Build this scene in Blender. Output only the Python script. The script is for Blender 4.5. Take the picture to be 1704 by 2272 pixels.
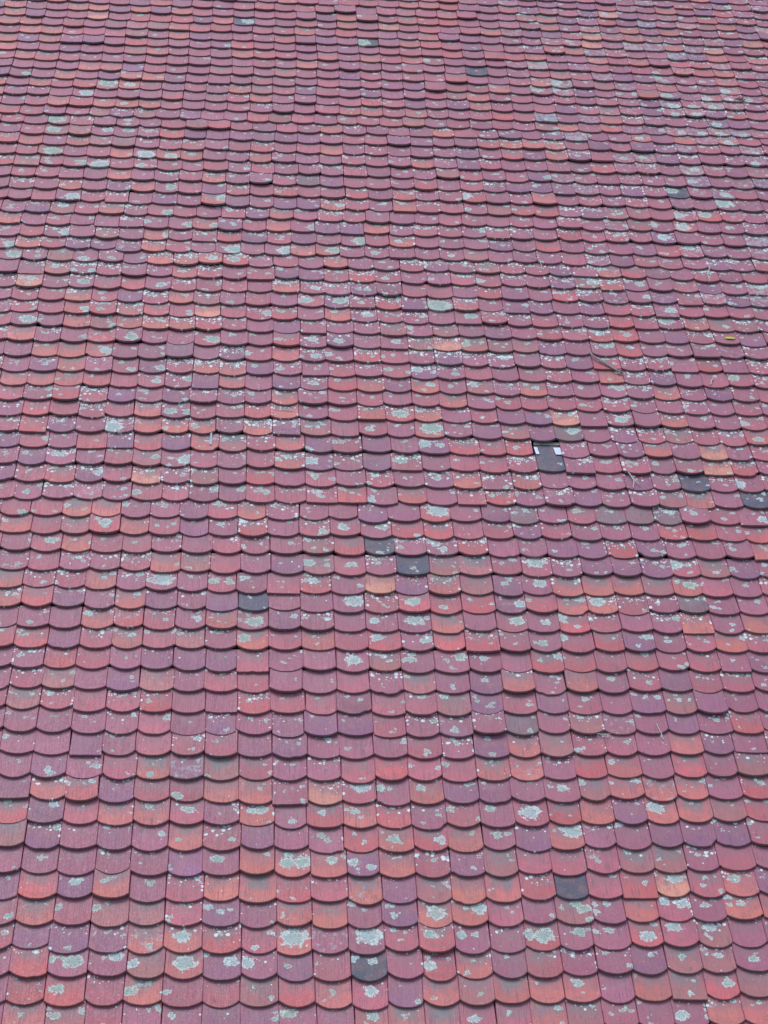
import bpy, bmesh, math, random
from mathutils import Matrix, Vector, Euler

R = random.Random(41)
PITCH = math.radians(50.0)          # pitch of the roof
BASE_Z = 3.0                        # height of the roof's own origin above the ground

sc = bpy.context.scene
for o in list(bpy.data.objects):
    bpy.data.objects.remove(o)
col = sc.collection

# ------------------------------------------------------------------ camera
# the roof has its own frame: u along the courses, v up the slope, n out of it
ROOF = Matrix.Translation((0, 0, BASE_Z)) @ Matrix.Rotation(PITCH, 4, 'X')
cam_data = bpy.data.cameras.new('camera')
cam_data.sensor_width = 36.0
cam_data.lens = 36.0 * 3800 / 2272
cam_data.clip_start = 0.1
cam_data.clip_end = 2000
cam = bpy.data.objects.new('camera', cam_data)
col.objects.link(cam)
cb = [[0.9970047645331778, -0.01803713687961449, -0.07520745436011438],
      [-0.041712339044608956, 0.6934631527523437, -0.7192836273308375],
      [0.06512741565247485, 0.7202662823345026, 0.6906336961533691]]
cm = Matrix(cb).to_4x4()
cm.translation = Vector((1.13789015, -4.19911944, 7.28490584))
cam.matrix_world = ROOF @ cm
sc.camera = cam

# ------------------------------------------------------------------ light
SUN_EL, SUN_AZ = math.radians(78), math.radians(240)     # azimuth clockwise from +Y
world = bpy.data.worlds.new('World')
sc.world = world
world.use_nodes = True
wn = world.node_tree
bg = wn.nodes['Background']
sky = wn.nodes.new('ShaderNodeTexSky')
sky.sky_type = 'NISHITA'
sky.sun_disc = False
sky.sun_elevation = SUN_EL
sky.sun_rotation = SUN_AZ
sky.air_density = 1.0
sky.dust_density = 1.5
sky.ozone_density = 2.5
wn.links.new(sky.outputs[0], bg.inputs[0])
bg.inputs[1].default_value = 0.135
sd = bpy.data.lights.new('sun', 'SUN')
sd.energy = 0.85
sd.angle = math.radians(35)
sd.color = (0.95, 0.97, 1.0)
sun = bpy.data.objects.new('sun', sd)
col.objects.link(sun)
sdir = Vector((math.sin(SUN_AZ) * math.cos(SUN_EL), math.cos(SUN_AZ) * math.cos(SUN_EL), math.sin(SUN_EL)))
sun.rotation_euler = sdir.to_track_quat('Z', 'Y').to_euler()
sun.location = sdir * 60
sc.view_settings.view_transform = 'Standard'
sc.view_settings.look = 'None'
sc.view_settings.gamma = 1.0
sc.view_settings.use_curve_mapping = False
sc.view_settings.exposure = 1.22
sc.render.engine = 'CYCLES'

# ------------------------------------------------------------------ survey of the roof
# tints of the tiles that stand out: u,v in metres on the roof
TILE_TINTS = {
    'slate': '1.89,3.089 2.06,2.941 1.15,2.617 1.73,0.278 2.81,0.689 3.89,3.713 4.24,3.522 4.35,3.496 4.36,7.059 3.03,8.832 1.04,9.510 1.95,9.226',
    'soot': '2.59,1.747 3.22,4.192 3.37,3.421 3.55,3.414 3.72,3.430 2.85,3.408 3.72,2.638 1.52,7.038',
    'orange': '0.60,1.390 0.07,1.264 0.98,1.253 1.13,1.242 0.43,1.101 0.61,1.102 0.80,0.960 0.43,0.663 0.08,0.521 0.63,0.372 0.82,0.372 0.82,0.219 0.64,0.073 0.11,-0.030 1.14,0.654 1.22,1.243 2.05,1.240 1.71,1.099 2.41,1.385 2.27,0.964 1.37,0.801 1.56,0.794 1.91,0.814 1.23,0.654 1.72,0.655 2.25,0.656 2.40,0.656 1.39,0.511 1.57,0.511 2.07,0.504 2.25,0.512 1.37,0.364 1.56,0.077 2.07,0.075 2.37,0.067 1.90,-0.048 1.73,-0.047 3.14,1.412 3.13,1.286 3.31,1.287 3.49,1.288 2.97,1.135 3.32,1.138 3.50,1.147 2.81,0.986 2.48,0.675 3.68,0.696 3.17,0.549 3.71,0.549 2.44,0.098 2.77,0.090 2.59,-0.051 3.44,-0.029 3.58,-0.029 3.88,4.309 3.72,4.026 3.02,2.812 3.20,2.804 3.37,2.808 3.72,2.789 3.04,2.650 3.21,2.654 3.73,2.476 4.07,2.493 3.89,2.320 1.31,4.299 1.13,4.137 1.87,4.305 2.26,4.332 2.28,4.193 1.31,3.832 1.15,3.391 2.10,3.542 2.29,2.796 2.28,2.486 1.12,2.313 1.49,2.319 0.75,3.998 0.36,4.262 0.38,4.117 0.55,4.122 0.05,3.391 -0.30,3.217 0.57,2.915 0.23,2.765 0.24,2.477 -0.26,2.615 0.93,2.489 0.64,5.514 0.63,5.822 -0.26,5.817 -0.07,5.497 -0.08,5.357 -0.07,5.201 0.30,5.338 0.31,5.182 0.45,5.966 0.77,6.430 0.07,6.579 0.44,6.251 0.44,6.116 0.63,5.953 0.49,5.190 -0.44,5.046 -0.23,4.889 -0.04,4.882 0.15,4.890 -0.16,4.585 0.71,4.745 2.61,5.073 1.33,5.672 1.71,6.085 1.53,6.098 1.33,6.419 1.36,6.561 2.10,6.280 1.75,6.726 2.46,4.504 1.29,4.462 2.25,4.609 -1.00,9.674 -0.98,9.522 -0.27,9.669 -0.82,9.249 -0.64,9.248 -1.00,9.088 -0.66,9.107 -0.32,8.688 0.46,9.681 0.31,9.800 0.27,8.965 0.48,9.220 -0.28,7.522 0.08,7.388 0.60,7.350 0.43,7.397 0.24,8.553 3.48,9.824 3.67,9.823 3.67,9.650 4.93,9.743 4.77,9.583 5.05,9.182 5.05,8.920 3.60,8.821 3.94,9.083 4.33,9.066 3.47,7.574 2.49,9.371 1.98,8.935 2.32,8.092 2.31,7.953 1.74,7.513 3.70,5.876 3.71,5.987 3.08,0.157',
    'hot': '3.34,0.695 3.18,4.331 1.90,2.766 0.40,3.679 -0.44,5.664 0.82,5.361 2.42,5.065 -0.26,9.525 4.19,9.907 3.94,9.493 3.95,9.382 5.43,9.441 5.05,9.308 2.31,9.508 1.52,1.245 4.07,3.989 4.06,3.841',
    'brown': '0.64,0.521 0.64,0.229 0.29,-0.040 2.07,0.666 2.06,-0.048 2.43,0.804 2.24,0.067 2.97,1.285 3.67,1.140 3.15,0.845 3.26,0.256 3.43,0.256 3.27,0.105 3.90,4.170 1.50,4.149 0.05,3.214 0.38,3.820 0.76,3.690 2.04,5.220 2.42,5.236 0.82,8.249 -0.49,7.827 -0.49,7.667 4.51,9.482 1.75,7.950 2.24,2.952 1.49,2.936 2.44,2.840 3.55,2.811 -0.06,1.890',
    'red': '0.25,1.248 0.10,0.237 0.27,0.088 0.11,0.082 1.89,1.380 1.88,1.100 1.54,1.107 2.08,0.955 1.37,0.628 1.39,0.077 2.07,0.216 2.97,1.410 2.80,1.126 2.63,0.675 3.09,0.388 2.57,0.370 3.44,0.104 2.07,4.311 2.47,4.031 2.09,3.237 1.52,2.780 1.86,2.311 2.24,2.307 0.23,3.219 3.18,2.357 0.28,5.660 1.68,4.588 -0.45,9.389 -0.66,8.818 0.05,9.109 0.66,9.384 2.48,7.050',
    'purple': '0.43,1.266 0.07,0.965 0.07,1.127 0.26,0.382 0.44,0.372 1.02,0.218 0.81,0.818 2.24,1.279 1.74,0.802 1.90,0.655 1.90,0.522 1.89,0.068 2.28,0.804 3.15,1.128 3.10,0.256 3.31,0.988 3.48,0.989 2.64,0.977 3.55,4.158 3.21,3.104 2.85,3.256 1.50,3.825 1.88,3.999 0.61,2.632 0.20,3.981 -0.14,4.139 0.04,3.657 0.27,5.935 0.30,5.498 -0.26,6.102 2.47,5.971 1.70,5.489 1.33,5.210 -0.82,9.094 -0.50,8.959 0.05,8.693 0.29,9.643 0.64,9.518',
}
LICHEN_SPOTS = '''0.21,0.271,19 0.31,0.259,47 0.51,0.288,32 0.25,0.115,32 0.59,0.246,30 0.59,0.104,34 0.84,0.246,52 0.82,0.397,39 0.98,0.846,32 0.82,1.151,32 0.76,1.234,26 1.15,1.145,23
1.07,0.260,35 1.14,0.247,37 1.00,0.534,20 0.13,1.178,25 0.25,-0.024,31 0.39,-0.015,21 0.76,0.096,19 0.79,-0.026,21 0.40,0.559,24 0.28,0.710,29 0.21,0.564,20 -0.02,0.503,19
1.20,1.151,33 1.73,1.296,40 1.82,1.297,31 2.04,1.299,26 1.34,0.820,41 1.41,0.828,41 1.56,0.840,30 1.67,0.821,27 1.76,0.794,25 1.88,0.968,30 2.12,0.966,30 2.07,0.530,50
2.29,0.556,41 1.37,0.389,66 1.73,0.401,60 2.03,0.401,31 2.19,0.406,27 2.26,0.409,18 1.74,0.259,24 2.02,0.238,33 1.73,0.100,32 1.29,-0.047,25 1.74,-0.038,26 2.22,-0.049,28
2.19,1.165,24 2.40,1.167,29 2.42,1.001,26 1.54,0.961,18 1.34,-0.019,34 2.80,1.304,29 2.61,1.142,53 3.28,1.181,44 2.82,1.026,52 2.82,0.556,34 2.78,0.585,23 2.88,0.585,18
2.88,0.535,18 2.52,0.406,36 2.60,0.401,49 3.12,0.393,39 3.26,0.449,34 3.44,0.449,32 2.78,0.424,32 2.93,0.437,20 2.74,0.131,24 3.47,0.136,31 3.22,-0.037,35 3.33,0.586,37
3.24,0.594,23 3.63,0.265,25 3.27,0.273,20 3.31,0.733,33 3.62,0.734,31 3.63,0.589,23 3.09,0.906,21 2.90,1.338,24 3.55,4.321,43 4.44,4.147,34 2.83,3.925,26 3.24,3.753,26
4.21,3.713,53 2.83,2.984,55 3.67,2.984,56 2.84,2.808,41 2.71,2.637,38 3.17,2.664,46 3.06,2.698,35 3.75,2.816,41 2.67,2.507,42 2.84,2.496,29 2.81,2.334,32 2.90,2.235,37
3.42,2.386,27 3.62,2.542,24 4.32,3.389,41 3.21,4.205,42 3.13,3.444,29 2.94,2.537,32 2.93,2.377,26 4.37,4.307,34 2.08,4.334,54 2.28,4.193,71 1.87,4.170,29 1.46,3.947,37
2.22,4.041,47 2.32,4.026,29 1.48,3.858,49 2.06,3.884,46 1.69,4.045,23 1.20,3.558,31 1.52,3.567,31 2.27,3.413,67 1.68,3.255,33 1.56,3.213,30 1.92,3.273,36 2.23,3.139,39
2.28,3.083,27 1.49,2.806,32 1.46,2.954,40 1.72,2.941,30 1.73,2.647,58 2.07,2.642,42 1.15,2.472,49 2.07,2.503,47 1.84,2.492,31 1.56,2.497,21 2.12,2.339,26 1.85,2.359,36
1.71,2.186,46 2.03,2.198,33 2.25,2.603,24 1.11,2.549,21 1.09,2.346,36 1.00,2.784,26 2.32,2.226,39 2.28,3.717,26 0.21,4.142,74 0.55,4.136,23 0.74,4.168,29 0.72,3.843,68
0.40,3.532,36 0.24,3.258,38 0.70,4.301,41 -0.18,4.020,31 0.16,3.710,30 -0.18,3.097,26 -0.07,3.108,34 0.61,2.802,63 0.90,2.790,29 0.20,2.522,31 -0.27,3.338,27 -0.09,3.870,33
0.51,3.858,28 0.58,4.310,41 0.89,3.582,25 0.82,2.487,23 0.17,3.091,21 -0.26,6.739,56 -0.32,6.629,33 0.16,6.866,34 0.46,6.565,50 0.63,6.422,56 -0.25,6.283,65 -0.62,6.100,70
-0.61,5.996,57 0.47,6.281,42 0.81,6.420,40 0.96,6.125,72 0.96,5.997,45 0.30,6.445,33 0.09,5.965,29 -0.11,5.955,38 0.80,6.000,36 -0.31,5.863,31 -0.46,5.700,31 -0.47,5.625,25
0.45,5.668,38 -0.43,5.236,58 -0.05,5.364,46 0.05,5.363,28 0.16,5.186,37 0.83,5.074,52 0.28,5.061,48 -0.03,5.063,30 0.13,4.913,48 1.06,4.927,36 0.49,4.745,36 0.48,4.609,32
0.30,4.724,27 0.69,4.640,36 0.64,6.109,29 -0.04,5.811,32 -0.09,5.680,44 0.86,6.761,54 0.47,6.915,41 -0.27,4.759,21 2.69,6.913,63 1.74,6.744,34 1.54,6.430,54 1.91,6.271,83
2.16,6.283,30 2.82,6.469,44 2.71,6.737,31 1.35,6.123,79 1.68,6.151,50 2.33,6.004,36 1.98,6.137,33 1.54,5.682,35 1.91,5.683,26 2.04,5.819,26 2.72,5.829,39 1.47,5.541,48
1.71,5.547,48 1.86,5.522,26 2.41,5.521,87 2.63,5.405,45 1.90,5.398,41 1.20,5.378,38 2.29,5.390,25 2.09,5.101,34 2.57,5.081,35 1.51,5.098,34 1.53,4.911,40 1.61,4.939,31
1.69,5.070,37 2.02,4.790,28 2.21,4.802,43 2.47,4.755,28 2.30,4.643,30 2.59,4.654,34 1.29,4.767,27 1.51,4.628,33 2.83,4.953,31 -0.12,8.404,73 0.06,8.388,44 -0.28,8.235,58
-0.49,7.827,70 -0.49,7.673,56 -0.47,7.361,68 0.25,7.354,69 0.44,7.340,48 -0.22,7.191,48 -0.09,7.180,75 0.22,7.186,41 0.09,7.704,46 -0.07,7.694,42 0.86,9.087,46 1.00,9.531,55
-0.79,8.492,40 0.03,8.096,29 0.60,7.376,28 0.07,7.851,32 -1.02,8.829,29 1.96,9.235,86 2.52,8.976,39 5.39,10.151,77 5.63,10.128,43 3.80,9.386,40 3.59,8.693,74 3.42,8.570,77
3.58,8.567,54 4.50,8.842,87 4.50,8.902,56 4.89,8.780,48 5.06,8.634,79 4.12,8.531,54 4.27,8.542,62 4.53,8.524,78 4.87,8.496,78 5.06,8.494,59 5.23,8.492,71 4.73,8.348,70
4.57,8.359,78 4.90,8.360,70 4.56,8.215,69 4.74,8.213,62 4.89,8.089,77 4.42,7.974,68 4.57,7.949,68 4.74,7.940,68 4.89,7.949,57 5.08,7.934,53 4.20,7.829,60 4.93,7.808,76
4.03,7.530,59 5.13,7.658,45 5.10,7.502,67 4.58,7.405,66 3.99,8.198,30 3.93,9.223,48 4.68,9.193,49 3.38,7.211,36 3.48,7.878,30 4.18,7.552,52 4.53,7.221,66 4.35,7.090,51
4.72,6.936,79 4.32,6.753,57 4.55,6.766,50 4.35,6.580,56 4.11,6.615,49 4.18,6.446,49 3.92,6.581,35 4.71,6.599,28 4.76,7.050,44 3.61,6.022,40 3.56,5.848,47 3.90,5.847,40
3.93,5.680,33 4.03,5.413,59 4.08,5.532,46 3.53,5.253,35 3.72,5.240,32 3.56,5.127,51 4.45,5.358,26 4.35,6.326,42 4.79,5.856,41 4.39,4.784,44 3.58,4.648,37'''
COURSE_LEFT = [24, 17, 8, 4, -1, -5, -5, -6, -9, -12, -14, -15, -13, -15, -19, -20, -16, -13, -15, -17, -15, -13, -15, -17, -14, -8, -2, 0, -1, 0, 0, -2, 2, 14, 25, 24, 14, 14, 25, 30, 25, 20, 19, 25, 33, 34, 40, 46, 46, 45, 47, 43, 29, 19, 13, 4, -5, -15, -24, -26, -30, -36, -44, -53, -60, -69, -78, -87, -96, -105]
COURSE_MID = [0, -5, -11, -18, -28, -29, -26, -30, -33, -32, -32, -32, -33, -31, -22, -16, -21, -27, -29, -18, -3, -5, -11, -9, -8, -1, 10, 20, 26, 21, 16, 17, 18, 22, 22, 18, 18, 21, 26, 31, 29, 22, 18, 19, 24, 29, 34, 37, 39, 42, 44, 44, 36, 26, 23, 18, 9, 1, -1, -7, -22, -35, -44, -56, -72, -81, -81, -91, -101, -111]
COURSE_RIGHT = [38, 30, 24, 21, 15, 14, 17, 17, 14, 13, 14, 9, 4, 4, 7, 6, 4, 2, -2, 0, 9, 10, 5, 5, 13, 14, 8, 9, 14, 10, 1, -1, 3, 8, 12, 14, 14, 11, 14, 12, 1, 2, 13, 19, 23, 31, 39, 47, 57, 74, 83, 72, 49, 33, 32, 25, 2, -25, -37, -39, -55, -76, -90, -98, -107, -123, -142, -160, -182, -202]

EXPO = 0.1509037071         # visible length of one course
TW = 0.18                   # spacing of the tiles along a course
TH = 0.0165                  # thickness of a tile
TOP = 0.048                 # the tips of the tiles lie in the plane n = 0
N_LO, N_HI = -5, 76


def tab(t, n):
    if n < 0:
        return t[0] / 1000.0
    return t[min(n, len(t) - 1)] / 1000.0 + max(0, n - len(t) + 1) * -0.012


def course_v(n, u):
    """height on the slope of the tips of course n at u: the courses sag and wander"""
    vb = n * EXPO
    us = (0.145 - 0.1066 * vb, 1.764 + 0.042 * vb, 3.246 + 0.185 * vb)
    ds = (tab(COURSE_LEFT, n), tab(COURSE_MID, n), tab(COURSE_RIGHT, n))
    if u <= us[1]:
        t = (u - us[0]) / (us[1] - us[0])
        d = ds[0] + (ds[1] - ds[0]) * max(-0.6, t)
    else:
        t = (u - us[1]) / (us[2] - us[1])
        d = ds[1] + (ds[2] - ds[1]) * min(1.5, t)
    return vb + d


def lerp_tab(xs, ys, x):
    if x <= xs[0]:
        return ys[0]
    for i in range(1, len(xs)):
        if x <= xs[i]:
            return ys[i - 1] + (ys[i] - ys[i - 1]) * (x - xs[i - 1]) / (xs[i] - xs[i - 1])
    return ys[-1]


def column_u(i, v):
    k = (0, 7, 14, 20)
    b = lerp_tab(k, (0.016, 0.032, -0.022, -0.070), i)
    m = lerp_tab(k, (-0.014, -0.036, 0.033, 0.052), i)
    d = b + (m - b) * (v - 0.08) / 2.34 if v < 2.42 else m * max(0.0, 1 - (v - 2.42) / 5.0)
    return i * TW + d


# ------------------------------------------------------------------ materials
def new_mat(name):
    m = bpy.data.materials.new(name)
    m.use_nodes = True
    nt = m.node_tree
    return m, nt, nt.nodes['Principled BSDF']


class G:
    """small helper that writes node graphs"""
    def __init__(self, nt):
        self.nt = nt

    def put(self, sock, x):
        if isinstance(x, bpy.types.NodeSocket):
            self.nt.links.new(x, sock)
        elif x is not None:
            sock.default_value = x

    def math(self, op, a, b=None, c=None, clamp=False):
        n = self.nt.nodes.new('ShaderNodeMath')
        n.operation = op
        n.use_clamp = clamp
        for i, x in enumerate((a, b, c)):
            self.put(n.inputs[i], x)
        return n.outputs[0]

    def vmath(self, op, a, b=None, scale=None):
        n = self.nt.nodes.new('ShaderNodeVectorMath')
        n.operation = op
        self.put(n.inputs[0], a)
        if b is not None:
            self.put(n.inputs[1], b)
        if scale is not None:
            self.put(n.inputs['Scale'], scale)
        return n.outputs['Value'] if op in ('LENGTH', 'DOT_PRODUCT', 'DISTANCE') else n.outputs[0]

    def attr(self, name):
        n = self.nt.nodes.new('ShaderNodeAttribute')
        n.attribute_name = name
        return n

    def sep(self, v):
        n = self.nt.nodes.new('ShaderNodeSeparateXYZ')
        self.put(n.inputs[0], v)
        return n.outputs

    def comb(self, x, y, z):
        n = self.nt.nodes.new('ShaderNodeCombineXYZ')
        for i, a in enumerate((x, y, z)):
            self.put(n.inputs[i], a)
        return n.outputs[0]

    def noise(self, vec, scale, detail=3.0, rough=0.55, color=False):
        n = self.nt.nodes.new('ShaderNodeTexNoise')
        self.put(n.inputs['Vector'], vec)
        n.inputs['Scale'].default_value = scale
        n.inputs['Detail'].default_value = detail
        n.inputs['Roughness'].default_value = rough
        return n.outputs[1] if color else n.outputs[0]

    def ramp(self, x, lo, hi, a=0.0, b=1.0):
        n = self.nt.nodes.new('ShaderNodeMapRange')
        n.interpolation_type = 'SMOOTHSTEP'
        self.put(n.inputs[0], x)
        for i, q in enumerate((lo, hi, a, b)):
            self.put(n.inputs[i + 1], q)
        return n.outputs[0]

    def mix(self, f, a, b, mode='MIX'):
        n = self.nt.nodes.new('ShaderNodeMix')
        n.data_type = 'RGBA'
        n.blend_type = mode
        n.clamp_factor = True
        self.put(n.inputs[0], f)
        self.put(n.inputs[6], a)
        self.put(n.inputs[7], b)
        return n.outputs[2]


def rgb(r, g, b):
    return (r, g, b, 1.0)


def tile_material():
    m, nt, bs = new_mat('weathered clay')
    g = G(nt)
    xy = g.attr('tile_xy').outputs['Vector']           # metres on the tile, z = seed
    x, y, seed = g.sep(xy)
    base = g.attr('tile_tint').outputs['Color']
    wear = g.attr('tile_wear').outputs['Vector']       # soot, specks, edge
    soot, speck, edge = g.sep(wear)
    veil = g.attr('tile_veil').outputs['Fac']
    # grain and drag lines down the tile
    drag = g.noise(g.comb(g.math('MULTIPLY', x, 150.0), g.math('MULTIPLY', y, 9.0), seed), 1.0, 2.0)
    lines = g.noise(g.comb(g.math('MULTIPLY', x, 75.0), g.math('MULTIPLY', y, 3.0), g.math('ADD', seed, 5.0)), 1.0, 1.0)
    lines = g.ramp(g.math('ABSOLUTE', g.math('SUBTRACT', lines, 0.5)), 0.0, 0.035, 1.0, 0.0)
    grain = g.noise(xy, 95.0, 2.0, 0.7)
    cloud = g.noise(xy, 17.0, 3.0)
    # pressed U-shaped rings of the mould
    rr = g.vmath('LENGTH', g.comb(x, g.math('MULTIPLY', g.math('SUBTRACT', y, 0.105), 0.85), 0.0))
    wob = g.math('MULTIPLY', g.math('SUBTRACT', g.noise(xy, 14.0, 1.0), 0.5), 0.030)
    ring = g.math('SINE', g.math('MULTIPLY', g.math('ADD', rr, wob), 520.0))
    ringz = g.math('MULTIPLY', g.ramp(rr, 0.030, 0.055), g.ramp(rr, 0.075, 0.092, 1.0, 0.0))
    ring = g.math('MULTIPLY', g.math('MULTIPLY', ring, ringz), g.ramp(cloud, 0.40, 0.62))
    geo = nt.nodes.new('ShaderNodeNewGeometry')
    broad = g.noise(geo.outputs['Position'], 1.7, 3.0, 0.6)
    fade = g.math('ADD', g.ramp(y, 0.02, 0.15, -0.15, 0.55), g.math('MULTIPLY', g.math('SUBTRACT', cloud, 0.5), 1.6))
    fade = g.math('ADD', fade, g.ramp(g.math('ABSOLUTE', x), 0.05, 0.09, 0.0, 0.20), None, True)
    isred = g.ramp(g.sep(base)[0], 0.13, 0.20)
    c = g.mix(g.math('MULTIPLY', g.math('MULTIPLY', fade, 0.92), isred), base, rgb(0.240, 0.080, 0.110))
    broad2 = g.noise(xy, 8.0, 1.0)
    c = g.mix(g.math('MULTIPLY', g.ramp(drag, 0.40, 0.72, 0.0, 0.20), g.ramp(broad2, 0.60, 0.38)), c, rgb(0.42, 0.20, 0.18), 'MULTIPLY')
    c = g.mix(g.ramp(grain, 0.60, 0.74, 0.0, 0.30), c, rgb(0.09, 0.05, 0.06))
    c = g.mix(g.ramp(grain, 0.42, 0.28, 0.0, 0.22), c, rgb(0.42, 0.22, 0.20))
    c = g.mix(g.ramp(broad, 0.52, 0.80, 0.0, 0.40), c, rgb(0.175, 0.095, 0.095))
    c = g.mix(g.ramp(cloud, 0.42, 0.75, 0.0, 0.32), c, rgb(0.31, 0.115, 0.095))
    c = g.mix(g.math('MULTIPLY', lines, g.ramp(broad2, 0.40, 0.62, 0.08, 0.62)), c, rgb(0.09, 0.045, 0.06))
    c = g.mix(g.ramp(ring, 0.3, 0.95, 0.0, 0.45), c, rgb(0.12, 0.055, 0.065))
    # soot and algae that settled on the upper middle of the tile
    q = g.math('ADD', g.math('MULTIPLY', broad, 0.7), g.math('MULTIPLY', g.math('SUBTRACT', g.noise(g.comb(g.math('MULTIPLY', x, 26.0), g.math('MULTIPLY', y, 14.0), seed), 1.0, 3.0, 0.6), 0.5), 2.2))
    q = g.math('ADD', q, g.ramp(y, 0.015, 0.140, -1.05, 0.35))
    q = g.math('SUBTRACT', q, g.ramp(g.math('ABSOLUTE', x), 0.025, 0.092, 0.0, 0.95))
    sm = g.math('MULTIPLY', g.ramp(q, -0.55, 0.95), soot)
    c = g.mix(sm, c, g.mix(g.noise(xy, 40.0, 2.0), rgb(0.120, 0.100, 0.104), rgb(0.190, 0.155, 0.138)))
    # dirty, weathered edge of the tile
    c = g.mix(g.math('MULTIPLY', edge, g.ramp(g.noise(xy, 45.0, 3.0), 0.3, 0.7, 0.45, 0.92)), c, rgb(0.185, 0.130, 0.125))
    # lichen rosettes
    nz = g.noise(xy, 80.0, 3.0, 0.7, True)
    nb = g.noise(xy, 34.0, 2.0, 0.5, True)
    warp = g.vmath('ADD', g.vmath('SCALE', g.vmath('SUBTRACT', nz, (0.5, 0.5, 0.5)), scale=0.023),
                   g.vmath('SCALE', g.vmath('SUBTRACT', nb, (0.5, 0.5, 0.5)), scale=0.040))
    pxy = g.vmath('ADD', g.comb(x, y, 0.0), g.vmath('MULTIPLY', warp, (1.0, 1.0, 0.0)))
    dmin, tone = None, None
    for k in ('lichen_a', 'lichen_b', 'lichen_c', 'lichen_d', 'lichen_e'):
        bx, by, br = g.sep(g.attr(k).outputs['Vector'])
        d = g.vmath('LENGTH', g.vmath('MULTIPLY', g.vmath('SUBTRACT', pxy, g.comb(bx, by, 0.0)), (0.82, 1.0, 1.0)))
        d = g.math('DIVIDE', d, g.math('MAXIMUM', br, 0.0005))
        dmin = d if dmin is None else g.math('MINIMUM', dmin, d)
    dmin = g.math('ADD', dmin, g.math('MULTIPLY', g.math('SUBTRACT', g.noise(xy, 42.0, 3.0, 0.6), 0.48), 1.5))
    patch = g.ramp(dmin, 0.86, 0.98, 1.0, 0.0)
    fine = g.noise(xy, 260.0, 2.0, 0.7)
    holes = g.ramp(g.math('ADD', g.noise(xy, 120.0, 2.0, 0.65), g.math('MULTIPLY', dmin, -0.10)), 0.31, 0.40, 0.15, 1.0)
    lt = g.noise(g.comb(seed, seed, seed), 0.9, 0.0)
    pale = g.mix(g.ramp(lt, 0.42, 0.58), rgb(0.43, 0.485, 0.415), rgb(0.365, 0.43, 0.335))
    core = g.mix(g.ramp(lt, 0.38, 0.62), rgb(0.255, 0.295, 0.262), rgb(0.19, 0.235, 0.175))
    lc = g.mix(g.ramp(g.math('ADD', dmin, g.math('MULTIPLY', cloud, 0.5)), 0.70, 1.08), core, pale)
    lc = g.mix(g.ramp(fine, 0.35, 0.75, 0.0, 0.45), lc, rgb(0.60, 0.64, 0.59))
    lc = g.mix(g.ramp(fine, 0.42, 0.30, 0.0, 0.55), lc, rgb(0.17, 0.18, 0.16))
    # small specks, thicker near the top and the sides of the tile
    def specks(scale, thick):
        v = nt.nodes.new('ShaderNodeTexVoronoi')
        g.put(v.inputs['Vector'], g.vmath('ADD', xy, g.vmath('SCALE', g.vmath('SUBTRACT', nz, (0.5, 0.5, 0.5)), scale=0.30 / scale)))
        v.inputs['Scale'].default_value = scale
        rnd = g.sep(v.outputs['Color'])[0]
        zone = g.math('MAXIMUM', g.ramp(y, 0.055, 0.16, 0.14, 1.0), g.ramp(g.math('ABSOLUTE', x), 0.056, 0.086, 0.12, 0.55))
        zone = g.math('MAXIMUM', zone, g.ramp(y, 0.006, 0.0, 0.1, 0.45))
        lim = g.math('MULTIPLY', g.math('MULTIPLY', zone, speck), thick)
        pick = g.math('SUBTRACT', lim, rnd)
        rad = g.math('MULTIPLY', g.ramp(pick, 0.0, 0.30, 0.13, 0.40), g.math('GREATER_THAN', pick, 0.0))
        return g.math('LESS_THAN', v.outputs['Distance'], rad)
    sp = g.math('MAXIMUM', specks(36.0, 0.50), specks(74.0, 0.40))
    big = specks(17.0, 0.42)
    patch = g.math('MULTIPLY', g.math('MAXIMUM', patch, big), holes)
    # thin grey crust that veils a tile
    vn = g.math('ADD', g.noise(xy, 30.0, 3.0, 0.65), g.math('MULTIPLY', g.math('SUBTRACT', veil, 0.5), 0.62))
    c = g.mix(g.ramp(vn, 0.50, 0.70, 0.0, 0.60), c, g.mix(fine, rgb(0.18, 0.22, 0.215), rgb(0.37, 0.43, 0.415)))
    c = g.mix(patch, c, lc)
    c = g.mix(sp, c, g.mix(fine, rgb(0.40, 0.45, 0.39), rgb(0.62, 0.65, 0.60)))
    g.put(bs.inputs['Base Color'], c)
    crust = g.math('MAXIMUM', patch, sp)
    g.put(bs.inputs['Roughness'], g.mix(crust, g.ramp(grain, 0.3, 0.7, 0.46, 0.64), rgb(0.95, 0.95, 0.95)))
    bs.inputs['Specular IOR Level'].default_value = 0.36
    h = g.math('ADD', g.math('MULTIPLY', grain, 0.35), g.math('MULTIPLY', ring, 0.22))
    h = g.math('ADD', h, g.math('MULTIPLY', lines, -0.45))
    h = g.math('ADD', h, g.math('MULTIPLY', crust, g.math('ADD', 0.9, g.math('MULTIPLY', fine, 0.8))))
    bp = nt.nodes.new('ShaderNodeBump')
    bp.inputs['Strength'].default_value = 0.42
    bp.inputs['Distance'].default_value = 0.0022
    g.put(bp.inputs['Height'], h)
    g.put(bs.inputs['Normal'], bp.outputs[0])
    return m


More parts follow.
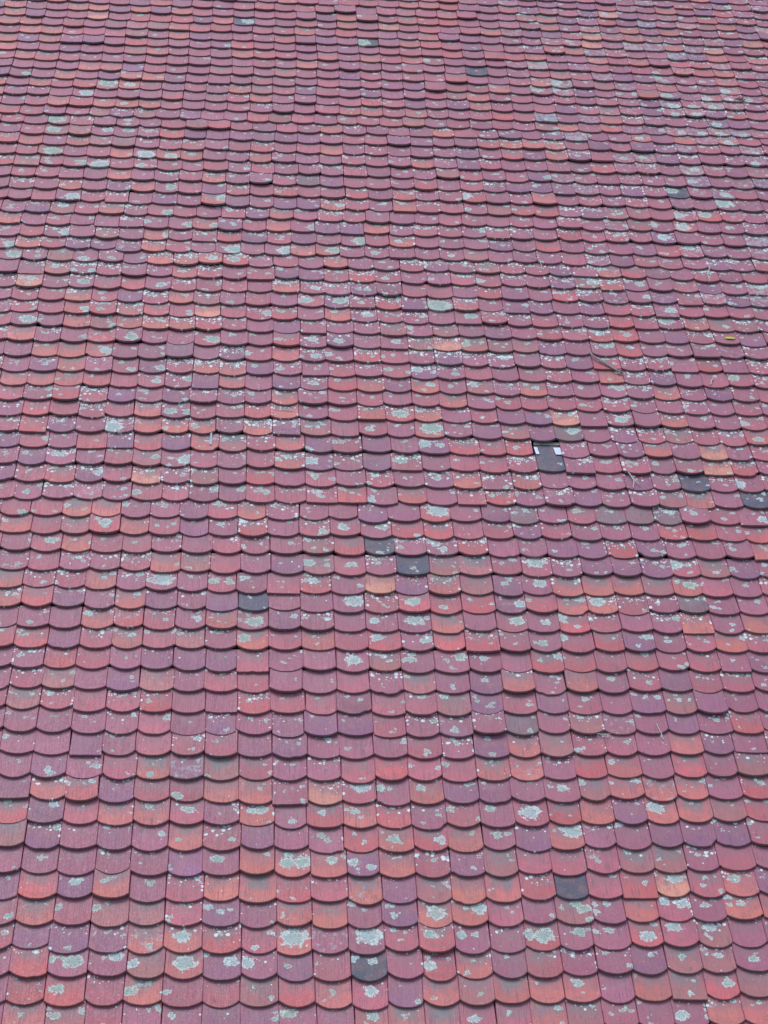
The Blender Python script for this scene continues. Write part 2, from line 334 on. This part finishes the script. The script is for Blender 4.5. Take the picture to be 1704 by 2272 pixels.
def plain_mat(name, c1, c2, scale, rough=0.8, stretch=(1, 1, 1), bump=0.3):
    m, nt, bs = new_mat(name)
    g = G(nt)
    tc = nt.nodes.new('ShaderNodeTexCoord')
    v = g.vmath('MULTIPLY', tc.outputs['Object'], stretch)
    n = g.noise(v, scale, 4.0, 0.6)
    g.put(bs.inputs['Base Color'], g.mix(g.ramp(n, 0.3, 0.7), rgb(*c1), rgb(*c2)))
    bs.inputs['Roughness'].default_value = rough
    bp = nt.nodes.new('ShaderNodeBump')
    bp.inputs['Strength'].default_value = bump
    bp.inputs['Distance'].default_value = 0.004
    g.put(bp.inputs['Height'], n)
    g.put(bs.inputs['Normal'], bp.outputs[0])
    return m


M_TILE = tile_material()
M_DECK = plain_mat('old roof boards', (0.045, 0.032, 0.024), (0.075, 0.055, 0.04), 30, 0.9, (1, 8, 8))
M_BATTEN = plain_mat('mossy batten', (0.10, 0.085, 0.07), (0.26, 0.24, 0.19), 90, 0.9, (0.3, 1, 1))
M_GROUND = plain_mat('grass ground', (0.05, 0.06, 0.03), (0.08, 0.085, 0.05), 0.4, 0.95)
M_WHITE = plain_mat('white sheet', (0.42, 0.45, 0.56), (0.52, 0.55, 0.64), 35, 0.5, bump=0.05)
M_BARK = plain_mat('grey bark', (0.13, 0.115, 0.10), (0.30, 0.28, 0.25), 120, 0.9, (1, 1, 1), 0.8)
M_STRAW = plain_mat('dry straw', (0.34, 0.31, 0.25), (0.52, 0.48, 0.40), 40, 0.8)
M_LEAF = plain_mat('yellow leaf', (0.50, 0.36, 0.05), (0.62, 0.48, 0.10), 60, 0.7)
M_ZINC = plain_mat('weathered zinc', (0.20, 0.22, 0.26), (0.30, 0.32, 0.36), 40, 0.6)
M_MOSS = plain_mat('dry moss', (0.06, 0.07, 0.05), (0.16, 0.17, 0.13), 80, 0.95)


# ------------------------------------------------------------------ helpers
def link_mesh(name, verts, faces, mat, parent=None, smooth=False):
    me = bpy.data.meshes.new(name)
    me.from_pydata(verts, [], faces)
    me.materials.append(mat)
    if smooth:
        me.polygons.foreach_set('use_smooth', [True] * len(me.polygons))
    me.update()
    o = bpy.data.objects.new(name, me)
    col.objects.link(o)
    if parent:
        o.parent = parent
    return o


def tag(o, label=None, cat=None, group=None, kind=None):
    for k, v in (('label', label), ('category', cat), ('group', group), ('kind', kind)):
        if v:
            o[k] = v
    return o


def box(x0, x1, y0, y1, z0, z1):
    v = [(x, y, z) for z in (z0, z1) for y in (y0, y1) for x in (x0, x1)]
    f = [(0, 2, 3, 1), (4, 5, 7, 6), (0, 1, 5, 4), (2, 6, 7, 3), (0, 4, 6, 2), (1, 3, 7, 5)]
    return v, f


def tube(path, radii, seg=7, wob=0.0):
    """closed tapered tube along a path of points"""
    vs, fs = [], []
    n = len(path)
    P = [Vector(p) for p in path]
    for i in range(n):
        d = (P[min(i + 1, n - 1)] - P[max(i - 1, 0)]).normalized()
        a = d.cross(Vector((0, 0, 1)))
        if a.length < 1e-4:
            a = d.cross(Vector((1, 0, 0)))
        a.normalize()
        b = d.cross(a)
        for k in range(seg):
            t = 2 * math.pi * k / seg
            r = radii[i] * (1 + R.uniform(-wob, wob))
            vs.append(tuple(P[i] + a * (r * math.cos(t)) + b * (r * math.sin(t))))
    for i in range(n - 1):
        for k in range(seg):
            k2 = (k + 1) % seg
            fs.append((i * seg + k, i * seg + k2, (i + 1) * seg + k2, (i + 1) * seg + k))
    fs.append(tuple(range(seg))[::-1])
    fs.append(tuple((n - 1) * seg + k for k in range(seg)))
    return vs, fs


# ------------------------------------------------------------------ ground
gs = link_mesh('ground', [(-900, -900, 0), (900, -900, 0), (900, 900, 0), (-900, 900, 0)], [(0, 1, 2, 3)], M_GROUND)  # unseen from the camera, added only for light bounced onto the roof
tag(gs, kind='structure')

# ------------------------------------------------------------------ the roof
roof = bpy.data.objects.new('tiled_roof', None)
col.objects.link(roof)
roof.matrix_world = ROOF
tag(roof, kind='thing', label='steep old roof of red and purple plain tiles with rounded ends, spotted with grey lichen', cat='roof')

v, f = box(-3.1, 7.6, -1.1, 11.8, -0.16, -0.070)
link_mesh('roof_deck', v, f, M_DECK, roof)

TINTS = {
    'slate': ((0.058, 0.056, 0.074), 0.10), 'soot': ((0.160, 0.100, 0.100), 0.95),
    'orange': ((0.425, 0.112, 0.085), 0.85), 'hot': ((0.510, 0.190, 0.125), 0.55),
    'brown': ((0.300, 0.106, 0.095), 0.90), 'red': ((0.410, 0.078, 0.076), 0.70),
    'purple': ((0.205, 0.075, 0.122), 0.30), 'mauve': ((0.276, 0.080, 0.112), 0.36),
    'rose': ((0.340, 0.080, 0.096), 0.48),
}

# lay the tiles out: centre and tip of every tile in the roof's frame
cells = []
walk = 0.0
for n in range(N_LO, N_HI + 1):
    vb = n * EXPO
    if n > 17:
        walk = walk * 0.8 + R.gauss(0, 0.011)
        if R.random() < 0.08:
            walk += R.uniform(-0.07, 0.07)
    u0 = -0.0 - 0.118 * vb - 1.25
    u1 = 3.62 + 0.209 * vb + 1.25
    i0 = int(math.floor(u0 / TW)) - 1
    i1 = int(math.ceil(u1 / TW)) + 1
    edges = [column_u(i, vb) + walk + R.gauss(0, 0.0042) for i in range(i0, i1 + 1)]
    for a, b in zip(edges[:-1], edges[1:]):
        uc = (a + b) / 2
        cells.append(dict(n=n, u=uc, w=b - a, v=course_v(n, uc) + R.gauss(0, 0.0052), tint=None, spots=[], name='roof_tile'))

by_n = {}
for c in cells:
    by_n.setdefault(c['n'], []).append(c)


def cell_at(u, v):
    """the tile whose visible face covers the point"""
    best, bd = None, 9e9
    n0 = int(round(v / EXPO))
    for n in range(n0 - 4, n0 + 4):
        for c in by_n.get(n, ()):
            if abs(c['u'] - u) < 0.10:
                d = abs(v - (c['v'] + 0.078)) + abs(c['u'] - u) * 0.6
                if d < bd:
                    best, bd = c, d
    return best


for kind, s in TILE_TINTS.items():
    for p in s.split():
        u, v = map(float, p.split(','))
        c = cell_at(u, v)
        if c:
            c['tint'] = kind
slip = cell_at(3.045, 3.90)
slip['tint'] = 'slate'
slip['bare'] = True
slip['spots'] = [(0.062, 0.085, 0.015)]
above = min(by_n[slip['n'] + 1], key=lambda c: abs(c['u'] - slip['u']))
cells.remove(above)                         # the tile that is missing
by_n[slip['n'] + 1].remove(above)
for p in LICHEN_SPOTS.split():
    u, v, r = map(float, p.split(','))
    c = cell_at(u, v)
    if c and len(c['spots']) < 4:
        c['spots'].append((u - c['u'], min(0.15, max(0.03, v - c['v'])), r / 1000.0 * (0.55 if (v > 7.2 and u > 3.7) else 0.98)))
        if v > 7.2 and u > 3.7:                 # here the crust spreads thinly over whole tiles
            c['crust'] = True

mass = 0.0
for c in cells:
    u, v = c['u'], c['v']
    inside = -0.2 - 0.12 * v < u < 3.8 + 0.21 * v
    t = c['tint']
    if t is None:
        r = R.random()
        if v > 7.6:
            r = min(0.999, r * 1.12)
        t = 'mauve' if r < 0.43 else 'rose' if r < 0.71 else 'purple' if r < 0.84 else 'red' if r < 0.92 else 'brown' if r < 0.96 else 'orange'
    c['tint'] = t
    if t == 'slate':
        c['name'] = 'slate_tile'
    (cr, cg, cb_), soot = TINTS[t]
    k = R.gauss(1.0, 0.07)
    mx = R.uniform(0, 0.22) if t not in ('slate', 'hot') else 0.0
    ot = TINTS['rose'][0]
    c['rgb'] = tuple(max(0.02, (p * (1 - mx) + q * mx) * k * R.gauss(1, 0.025)) for p, q in zip((cr, cg, cb_), ot))
    c['soot'] = min(1.0, max(0.0, soot * R.uniform(0.45, 1.15)))
    # lichen thrives in a band across the middle and in the upper right
    band = math.exp(-((v - 5.0) / 2.7) ** 2)
    ur = 1.0 if (v > 5.5 and u > 3.2 + (9.3 - v) * 0.1) else 0.0
    low = 0.62
    dens = min(1.35, low + 0.75 * band + 0.30 * ur)
    if v > 8.4 and not ur:
        dens *= 0.55
    c['speck'] = 0.06 if c.get('bare') else max(0.0, dens * R.choice((0.1, 0.3, 0.5, 0.8, 1.3)) * R.uniform(0.7, 1.2))
    c['veil'] = R.uniform(0.0, 0.30) if R.random() > 0.03 else R.uniform(0.3, 0.5)
    if ur:
        c['veil'] = R.uniform(0.1, 0.52) if R.random() > 0.12 else R.uniform(0.5, 0.7)
    if c.get('crust'):
        c['veil'] = R.uniform(0.42, 0.66)
    if t == 'slate':
        c['veil'] = R.uniform(0.0, 0.2)
        c['speck'] = R.uniform(0.05, 0.35)
    if c.get('bare'):
        c['veil'] = 0.1
    crusty = 0.0 if c.get('bare') else R.choice((0.2, 0.5, 0.75, 1.0))
    for _ in range(5):
        if len(c['spots']) < 5 and R.random() < dens * crusty:
            rr = R.choice((0.005, 0.007, 0.009, 0.012, 0.017)) * R.uniform(0.8, 1.3)
            if c['spots'] and R.random() < 0.4:         # grows beside the last one
                q = c['spots'][-1]
                c['spots'].append((q[0] + R.gauss(0, 0.020), q[1] + R.gauss(0, 0.014), rr))
            else:
                c['spots'].append((R.uniform(-0.08, 0.08), R.choice((R.uniform(0.10, 0.155), R.uniform(0.02, 0.15))), rr))
    while len(c['spots']) < 5:
        c['spots'].append((9.0, 9.0, 0.001))


NA = 10                                     # segments of the rounded end


def tile_geo(c, long, solid):
    """one plain tile: verts in the tile's frame (x across, y up the slope from the tip, z out), faces, tile_xy, edge flag"""
    hw = c['w'] / 2 - R.uniform(0.0002, 0.0016)
    flat = R.random()
    far = min(1.0, max(0.0, (c['v'] - 1.5) / 5))
    sag = R.uniform(0.004, 0.010) if flat < 0.022 + 0.035 * far and c['name'] == 'roof_tile' else R.uniform(0.029, 0.042) * (1 - 0.08 * far)
    pw = R.uniform(1.95, 2.7)
    skew = R.gauss(0, 0.0025)
    gap = abs(R.gauss(0.001, 0.0020)) + (R.uniform(0.003, 0.011) if R.random() < 0.11 else 0)
    camber = R.gauss(0.0006, 0.0012)
    k = (TH + 0.0015) / EXPO
    twist = R.gauss(0, 0.006)
    chip = R.randrange(1, NA) if R.random() < 0.05 else -1
    broken = R.choice((-1, 1)) if R.random() < 0.025 and not c.get('bare') else 0
    xs = [math.sin(math.pi / 2 * (2 * i / NA - 1)) for i in range(NA + 1)]
    arc = []
    for i, s in enumerate(xs):
        y = sag * abs(s) ** pw + skew * s + R.gauss(0, 0.0005)
        if broken and (i - NA / 2) * broken >= 3:          # a corner broken away
            y += 0.010 + R.uniform(0, 0.004)
        if i == chip:
            y += R.uniform(0.004, 0.009)
        arc.append((s * hw, y))

    def zt(x, y):
        return TOP * 0 + (0.030 - TOP) + TH - k * y + gap + camber * (1 - (x / hw) ** 2) + twist * x

    bev = 0.0022
    V, XY, ED = [], [], []

    def ring(fn):
        r = []
        for x, y in arc:
            px, py, pz = fn(x, y)
            V.append((px, py, pz))
            XY.append((px, py))
            r.append(len(V) - 1)
        return r
    bot = ring(lambda x, y: (x, y, zt(x, y) - TH))
    rim = ring(lambda x, y: (x, y, zt(x, y) - bev))
    top = ring(lambda x, y: (x * (1 - bev / hw), y + bev, zt(x, y + bev)))
    mid = ring(lambda x, y: (x * (1 - bev / hw), 0.045 + 0.25 * y, zt(x, 0.045)))
    hi = ring(lambda x, y: (x * (1 - bev / hw), long, zt(x, long)))
    F, FE = [], []
    for i in range(NA):
        for a, b, e in ((bot, rim, 1), (rim, top, 0), (top, mid, 0), (mid, hi, 0)):
            F.append((a[i], a[i + 1], b[i + 1], b[i]))
            FE.append(e)
    # the two long sides
    for j, sgn in ((0, -1), (NA, 1)):
        x, y = arc[j]
        a = len(V)
        for (px, py, pz) in ((x, long, zt(x, long) - TH), (x, long, zt(x, long) - bev)):
            V.append((px, py, pz))
            XY.append((px, py))
        q1 = (bot[j], rim[j], a + 1, a)
        q2 = (rim[j], top[j], mid[j], hi[j], a + 1)
        F.append(q1 if sgn < 0 else q1[::-1])
        F.append(q2 if sgn < 0 else q2[::-1])
        FE += [1, 0]
    if solid:
        n0 = len(V)
        F.append(tuple(hi) + (n0 - 1, n0 - 2, n0 - 4, n0 - 3))
        F.append(tuple(bot[::-1]) + (n0 - 4, n0 - 2))
        FE += [1, 1]
    return V, F, XY, FE


def set_attrs(me, XY, seeds, tints, wears, blobs, veils):
    """per corner attributes of the tile material"""
    a = me.attributes.new('tile_xy', 'FLOAT_VECTOR', 'POINT')
    a.data.foreach_set('vector', [q for (x, y), s in zip(XY, seeds) for q in (x, y, s)])
    a = me.attributes.new('tile_tint', 'FLOAT_COLOR', 'POINT')
    a.data.foreach_set('color', [q for t in tints for q in (t[0], t[1], t[2], 1.0)])
    a = me.attributes.new('tile_veil', 'FLOAT', 'POINT')
    a.data.foreach_set('value', veils)
    a = me.attributes.new('tile_wear', 'FLOAT_VECTOR', 'FACE')
    a.data.foreach_set('vector', [q for w in wears for q in w])
    for k, name in enumerate(('lichen_a', 'lichen_b', 'lichen_c', 'lichen_d', 'lichen_e')):
        a = me.attributes.new(name, 'FLOAT_VECTOR', 'POINT')
        a.data.foreach_set('vector', [q for b in blobs for q in b[k]])


for i, c in enumerate(cells):
    c['seed'] = i * 0.731 + 1.0
    c['rot'] = R.gauss(0, 0.010)

# which tiles show largest: the nearest ones inside the picture
inv_cam = (ROOF @ cm).inverted()
foc = 3800.0
for c in cells:
    p = inv_cam @ (ROOF @ Vector((c['u'], c['v'] + 0.07, 0)))
    x, y = 852 - foc * p.x / p.z, 1136 + foc * p.y / p.z
    c['in'] = -20 < x < 1724 and -10 < y < 2300
    c['dist'] = -p.z
show = sorted((c for c in cells if c['in'] and c['name'] == 'roof_tile'), key=lambda c: c['dist'])[:300]
for c in show:
    c['own'] = True

JV, JF, JXY, JS, JT, JW, JB, JL = [], [], [], [], [], [], [], []
for c in cells:
    own = c.get('own') or (c['name'] == 'slate_tile' and c['in'])
    long = 0.292 if c.get('bare') else 0.225 if own else 0.185
    V, F, XY, FE = tile_geo(c, long, own)
    mat = Matrix.Translation((c['u'], c['v'], 0)) @ Matrix.Rotation(c['rot'], 4, 'Z')
    wr = [(c['soot'], c['speck'], float(e)) for e in FE]
    if own:
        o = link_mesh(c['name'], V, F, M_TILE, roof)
        o.matrix_local = mat
        set_attrs(o.data, XY, [c['seed']] * len(V), [c['rgb']] * len(V), wr, [c['spots']] * len(V), [c['veil']] * len(V))
        c['obj'] = o
        if c['name'] == 'slate_tile':
            o['label'] = 'dark slate-grey tile set among the red ones'
    else:
        b = len(JV)
        JV += [tuple(mat @ Vector(p)) for p in V]
        JF += [tuple(b + i for i in q) for q in F]
        JXY += XY
        JS += [c['seed']] * len(V)
        JT += [c['rgb']] * len(V)
        JW += wr
        JB += [c['spots']] * len(V)
        JL += [c['veil']] * len(V)
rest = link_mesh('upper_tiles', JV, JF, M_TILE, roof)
set_attrs(rest.data, JXY, JS, JT, JW, JB, JL)
tag(rest, kind='stuff')

# where a tile is missing the dark one below lies bare: white patches beside its head, a mossy batten above
so = slip['obj']
so['label'] = 'dark grey tile lying bare under a gap, white patches at both sides of its head'
k = (TH + 0.0015) / EXPO
for s, w in ((-1, 0.022), (1, 0.044)):
    x1 = s * (slip['w'] / 2 - 0.002)
    x0 = x1 - s * w
    v, f = box(min(x0, x1), max(x0, x1), 0.180, 0.256, 0, 0.003)
    v = [(x + (y - 0.2) * -0.1, y, z + 0.0018 - k * y + 0.003) for x, y, z in v]
    link_mesh('white_patch', v, f, M_WHITE, so)
v, f = box(slip['u'] - 0.086, slip['u'] + 0.086, slip['v'] + 0.284, slip['v'] + 0.310, -0.05, -0.027)
link_mesh('batten', v, f, M_BATTEN, roof)


# ------------------------------------------------------------------ things lying on the tiles
def surf(u, v, h=0.0):
    """a point in the world lying on the tiles"""
    c = cell_at(u, v)
    y = max(0.0, v - (c['v'] if c else v))
    return (u, v, -0.129 * y + 0.001 + h)


def lay(name, label, cat, pts, radii, mat, lift=0.0, seg=7, wob=0.0, extra=()):
    base = Vector(surf(*pts[0]))
    n = 5
    path, rad = [], []
    for i in range(len(pts) - 1):
        for k in range(n if i < len(pts) - 2 else n + 1):
            t = k / n
            u = pts[i][0] + (pts[i + 1][0] - pts[i][0]) * t
            v = pts[i][1] + (pts[i + 1][1] - pts[i][1]) * t
            r = radii[i] + (radii[i + 1] - radii[i]) * t
            path.append(Vector((u + R.gauss(0, r * 0.35), v + R.gauss(0, r * 0.35), 0)))
            rad.append(r)
    hs = [surf(p.x, p.y)[2] for p in path]
    h0, h1 = hs[0], hs[-1]
    for i, p in enumerate(path):          # stiff: rests on the highest points under it
        p.z = max(hs) + rad[i] + lift
    V, F = tube([p - base for p in path], rad, seg, wob)
    for a, b, r0, r1 in extra:
        pa, pb = Vector(surf(*a)) , Vector(surf(*b))
        pa.z = pb.z = max(hs) + r0
        v2, f2 = tube([pa - base, (pa + pb) / 2 - base + Vector((0.002, 0, 0.003)), pb - base], [r0, (r0 + r1) / 2, r1], 5, wob)
        o = len(V)
        V += v2
        F += [tuple(o + i for i in q) for q in f2]
    ob = link_mesh(name, V, F, mat, None, True)
    ob.matrix_world = ROOF @ Matrix.Translation(base)
    tag(ob, label, cat)
    return ob


lay('fallen_stick', 'thick grey stick lying aslant on the tiles, knotted at its lower end', 'stick',
    [(3.426, 4.987), (3.507, 4.891), (3.615, 4.790)], [0.006, 0.0075, 0.007], M_BARK, 0.001, 8, 0.18,
    [((3.595, 4.81), (3.62, 4.825), 0.007, 0.004), ((3.60, 4.80), (3.592, 4.775), 0.007, 0.003), ((3.44, 4.97), (3.425, 5.01), 0.006, 0.003)])
lay('twig', 'thin curved upright twig crossing a course edge at the right of the roof', 'twig',
    [(4.462, 6.075), (4.427, 5.977), (4.425, 5.880)], [0.0035, 0.004, 0.003], M_STRAW)
lay('twig', 'forked grey twig hanging over a purple tile right of the slipped tile', 'twig',
    [(3.513, 3.815), (3.540, 3.719), (3.527, 3.645)], [0.003, 0.0035, 0.003], M_STRAW, 0, 6, 0.1,
    [((3.538, 3.73), (3.575, 3.665), 0.003, 0.002), ((3.525, 3.77), (3.560, 3.74), 0.002, 0.0015)])
lay('twig', 'short pale stub of twig on a purple tile below the yellow leaf', 'twig',
    [(4.245, 4.770), (4.212, 4.690)], [0.004, 0.0045], M_STRAW)
lay('straw', 'straight pale straw poking out between red tiles at lower right', 'straw',
    [(3.372, 1.737), (3.384, 1.686), (3.398, 1.618)], [0.002, 0.0022, 0.0015], M_STRAW)
lay('straw', 'tiny upright straw above the straight straw at the right', 'straw',
    [(3.352, 1.955), (3.356, 1.910)], [0.002, 0.0015], M_STRAW)
lay('straw', 'yellowish straw lying flat along a course edge at lower right', 'straw',
    [(3.030, 1.663), (3.068, 1.655), (3.105, 1.661)], [0.002, 0.0025, 0.002], M_STRAW)
lay('straw', 'long thin straw along the top of an orange tile at the left middle', 'straw',
    [(1.250, 4.345), (1.316, 4.340), (1.392, 4.322)], [0.0015, 0.002, 0.0015], M_STRAW)
lay('twig', 'thin bent twig with its end over a lichen spot at the upper right', 'twig',
    [(3.128, 6.13), (3.193, 6.090), (3.201, 6.0)], [0.0022, 0.003, 0.002], M_STRAW)

# yellow leaf
p = Vector(surf(4.449, 5.214, 0.004))
n = 9
V, F = [], []
for i in range(n):
    t = i / (n - 1)
    x = (t - 0.5) * 0.078
    w = 0.016 * math.sin(math.pi * min(1, t * 0.93 + 0.05)) * (1 + 0.15 * math.sin(9 * t)) + 0.001
    z = 0.006 * math.sin(3 * t) + 0.002
    for s, dz in ((-1, 0.004), (0, 0.0), (1, 0.005)):
        V.append((x, s * w + 0.004 * t, z + dz))
m0 = len(V)
V += [(x, y, z - 0.0008) for x, y, z in V]
for i in range(n - 1):
    for k in range(2):
        a = i * 3 + k
        F.append((a, a + 3, a + 4, a + 1))
        F.append((m0 + a, m0 + a + 1, m0 + a + 4, m0 + a + 3))
    for a in (i * 3, i * 3 + 2):
        F.append((a, m0 + a, m0 + a + 3, a + 3))
o = link_mesh('fallen_leaf', V, F, M_LEAF, None, True)
o.matrix_world = ROOF @ Matrix.Translation(p) @ Matrix.Rotation(-0.12, 4, 'Z')
tag(o, 'small curled yellow leaf lying on a red tile near the right edge', 'leaf')

# grey zinc tongue between two tiles
p = Vector(surf(0.849, 4.045, 0.006))
V, F = box(-0.008, 0.008, -0.062, 0.060, -0.002, 0.0015)
V = [(x + 0.004 * (1 if y > 0 else 0), y, z + (0.004 if y < 0 else 0)) for x, y, z in V]
V = [(x * (0.55 if y > 0 else 1), y, z) for x, y, z in V]
o = link_mesh('metal_strip', V, F, M_ZINC)
o.matrix_world = ROOF @ Matrix.Translation(p)
tag(o, 'narrow grey metal tongue standing in the joint beside an orange tile', 'metal strip')

# tuft of moss high on the right
p = Vector(surf(5.156, 8.49, 0.0))
V, F = [], []
for i in range(26):
    a, l = R.uniform(0, 6.28), R.uniform(0.02, 0.05)
    q0 = Vector((R.uniform(-0.03, 0.03), R.uniform(-0.015, 0.02), 0.0))
    q1 = q0 + Vector((math.cos(a) * l * 0.6, math.sin(a) * l * 0.6, l * 0.6))
    v2, f2 = tube([q0, (q0 + q1) / 2 + Vector((0, 0, 0.004)), q1], [0.003, 0.0025, 0.0008], 4)
    b = len(V)
    V += v2
    F += [tuple(b + j for j in q) for q in f2]
o = link_mesh('moss_tuft', V, F, M_MOSS)
o.matrix_world = ROOF @ Matrix.Translation(p)
tag(o, 'dark dry tuft of moss on a lichen covered tile near the upper right corner', 'moss')
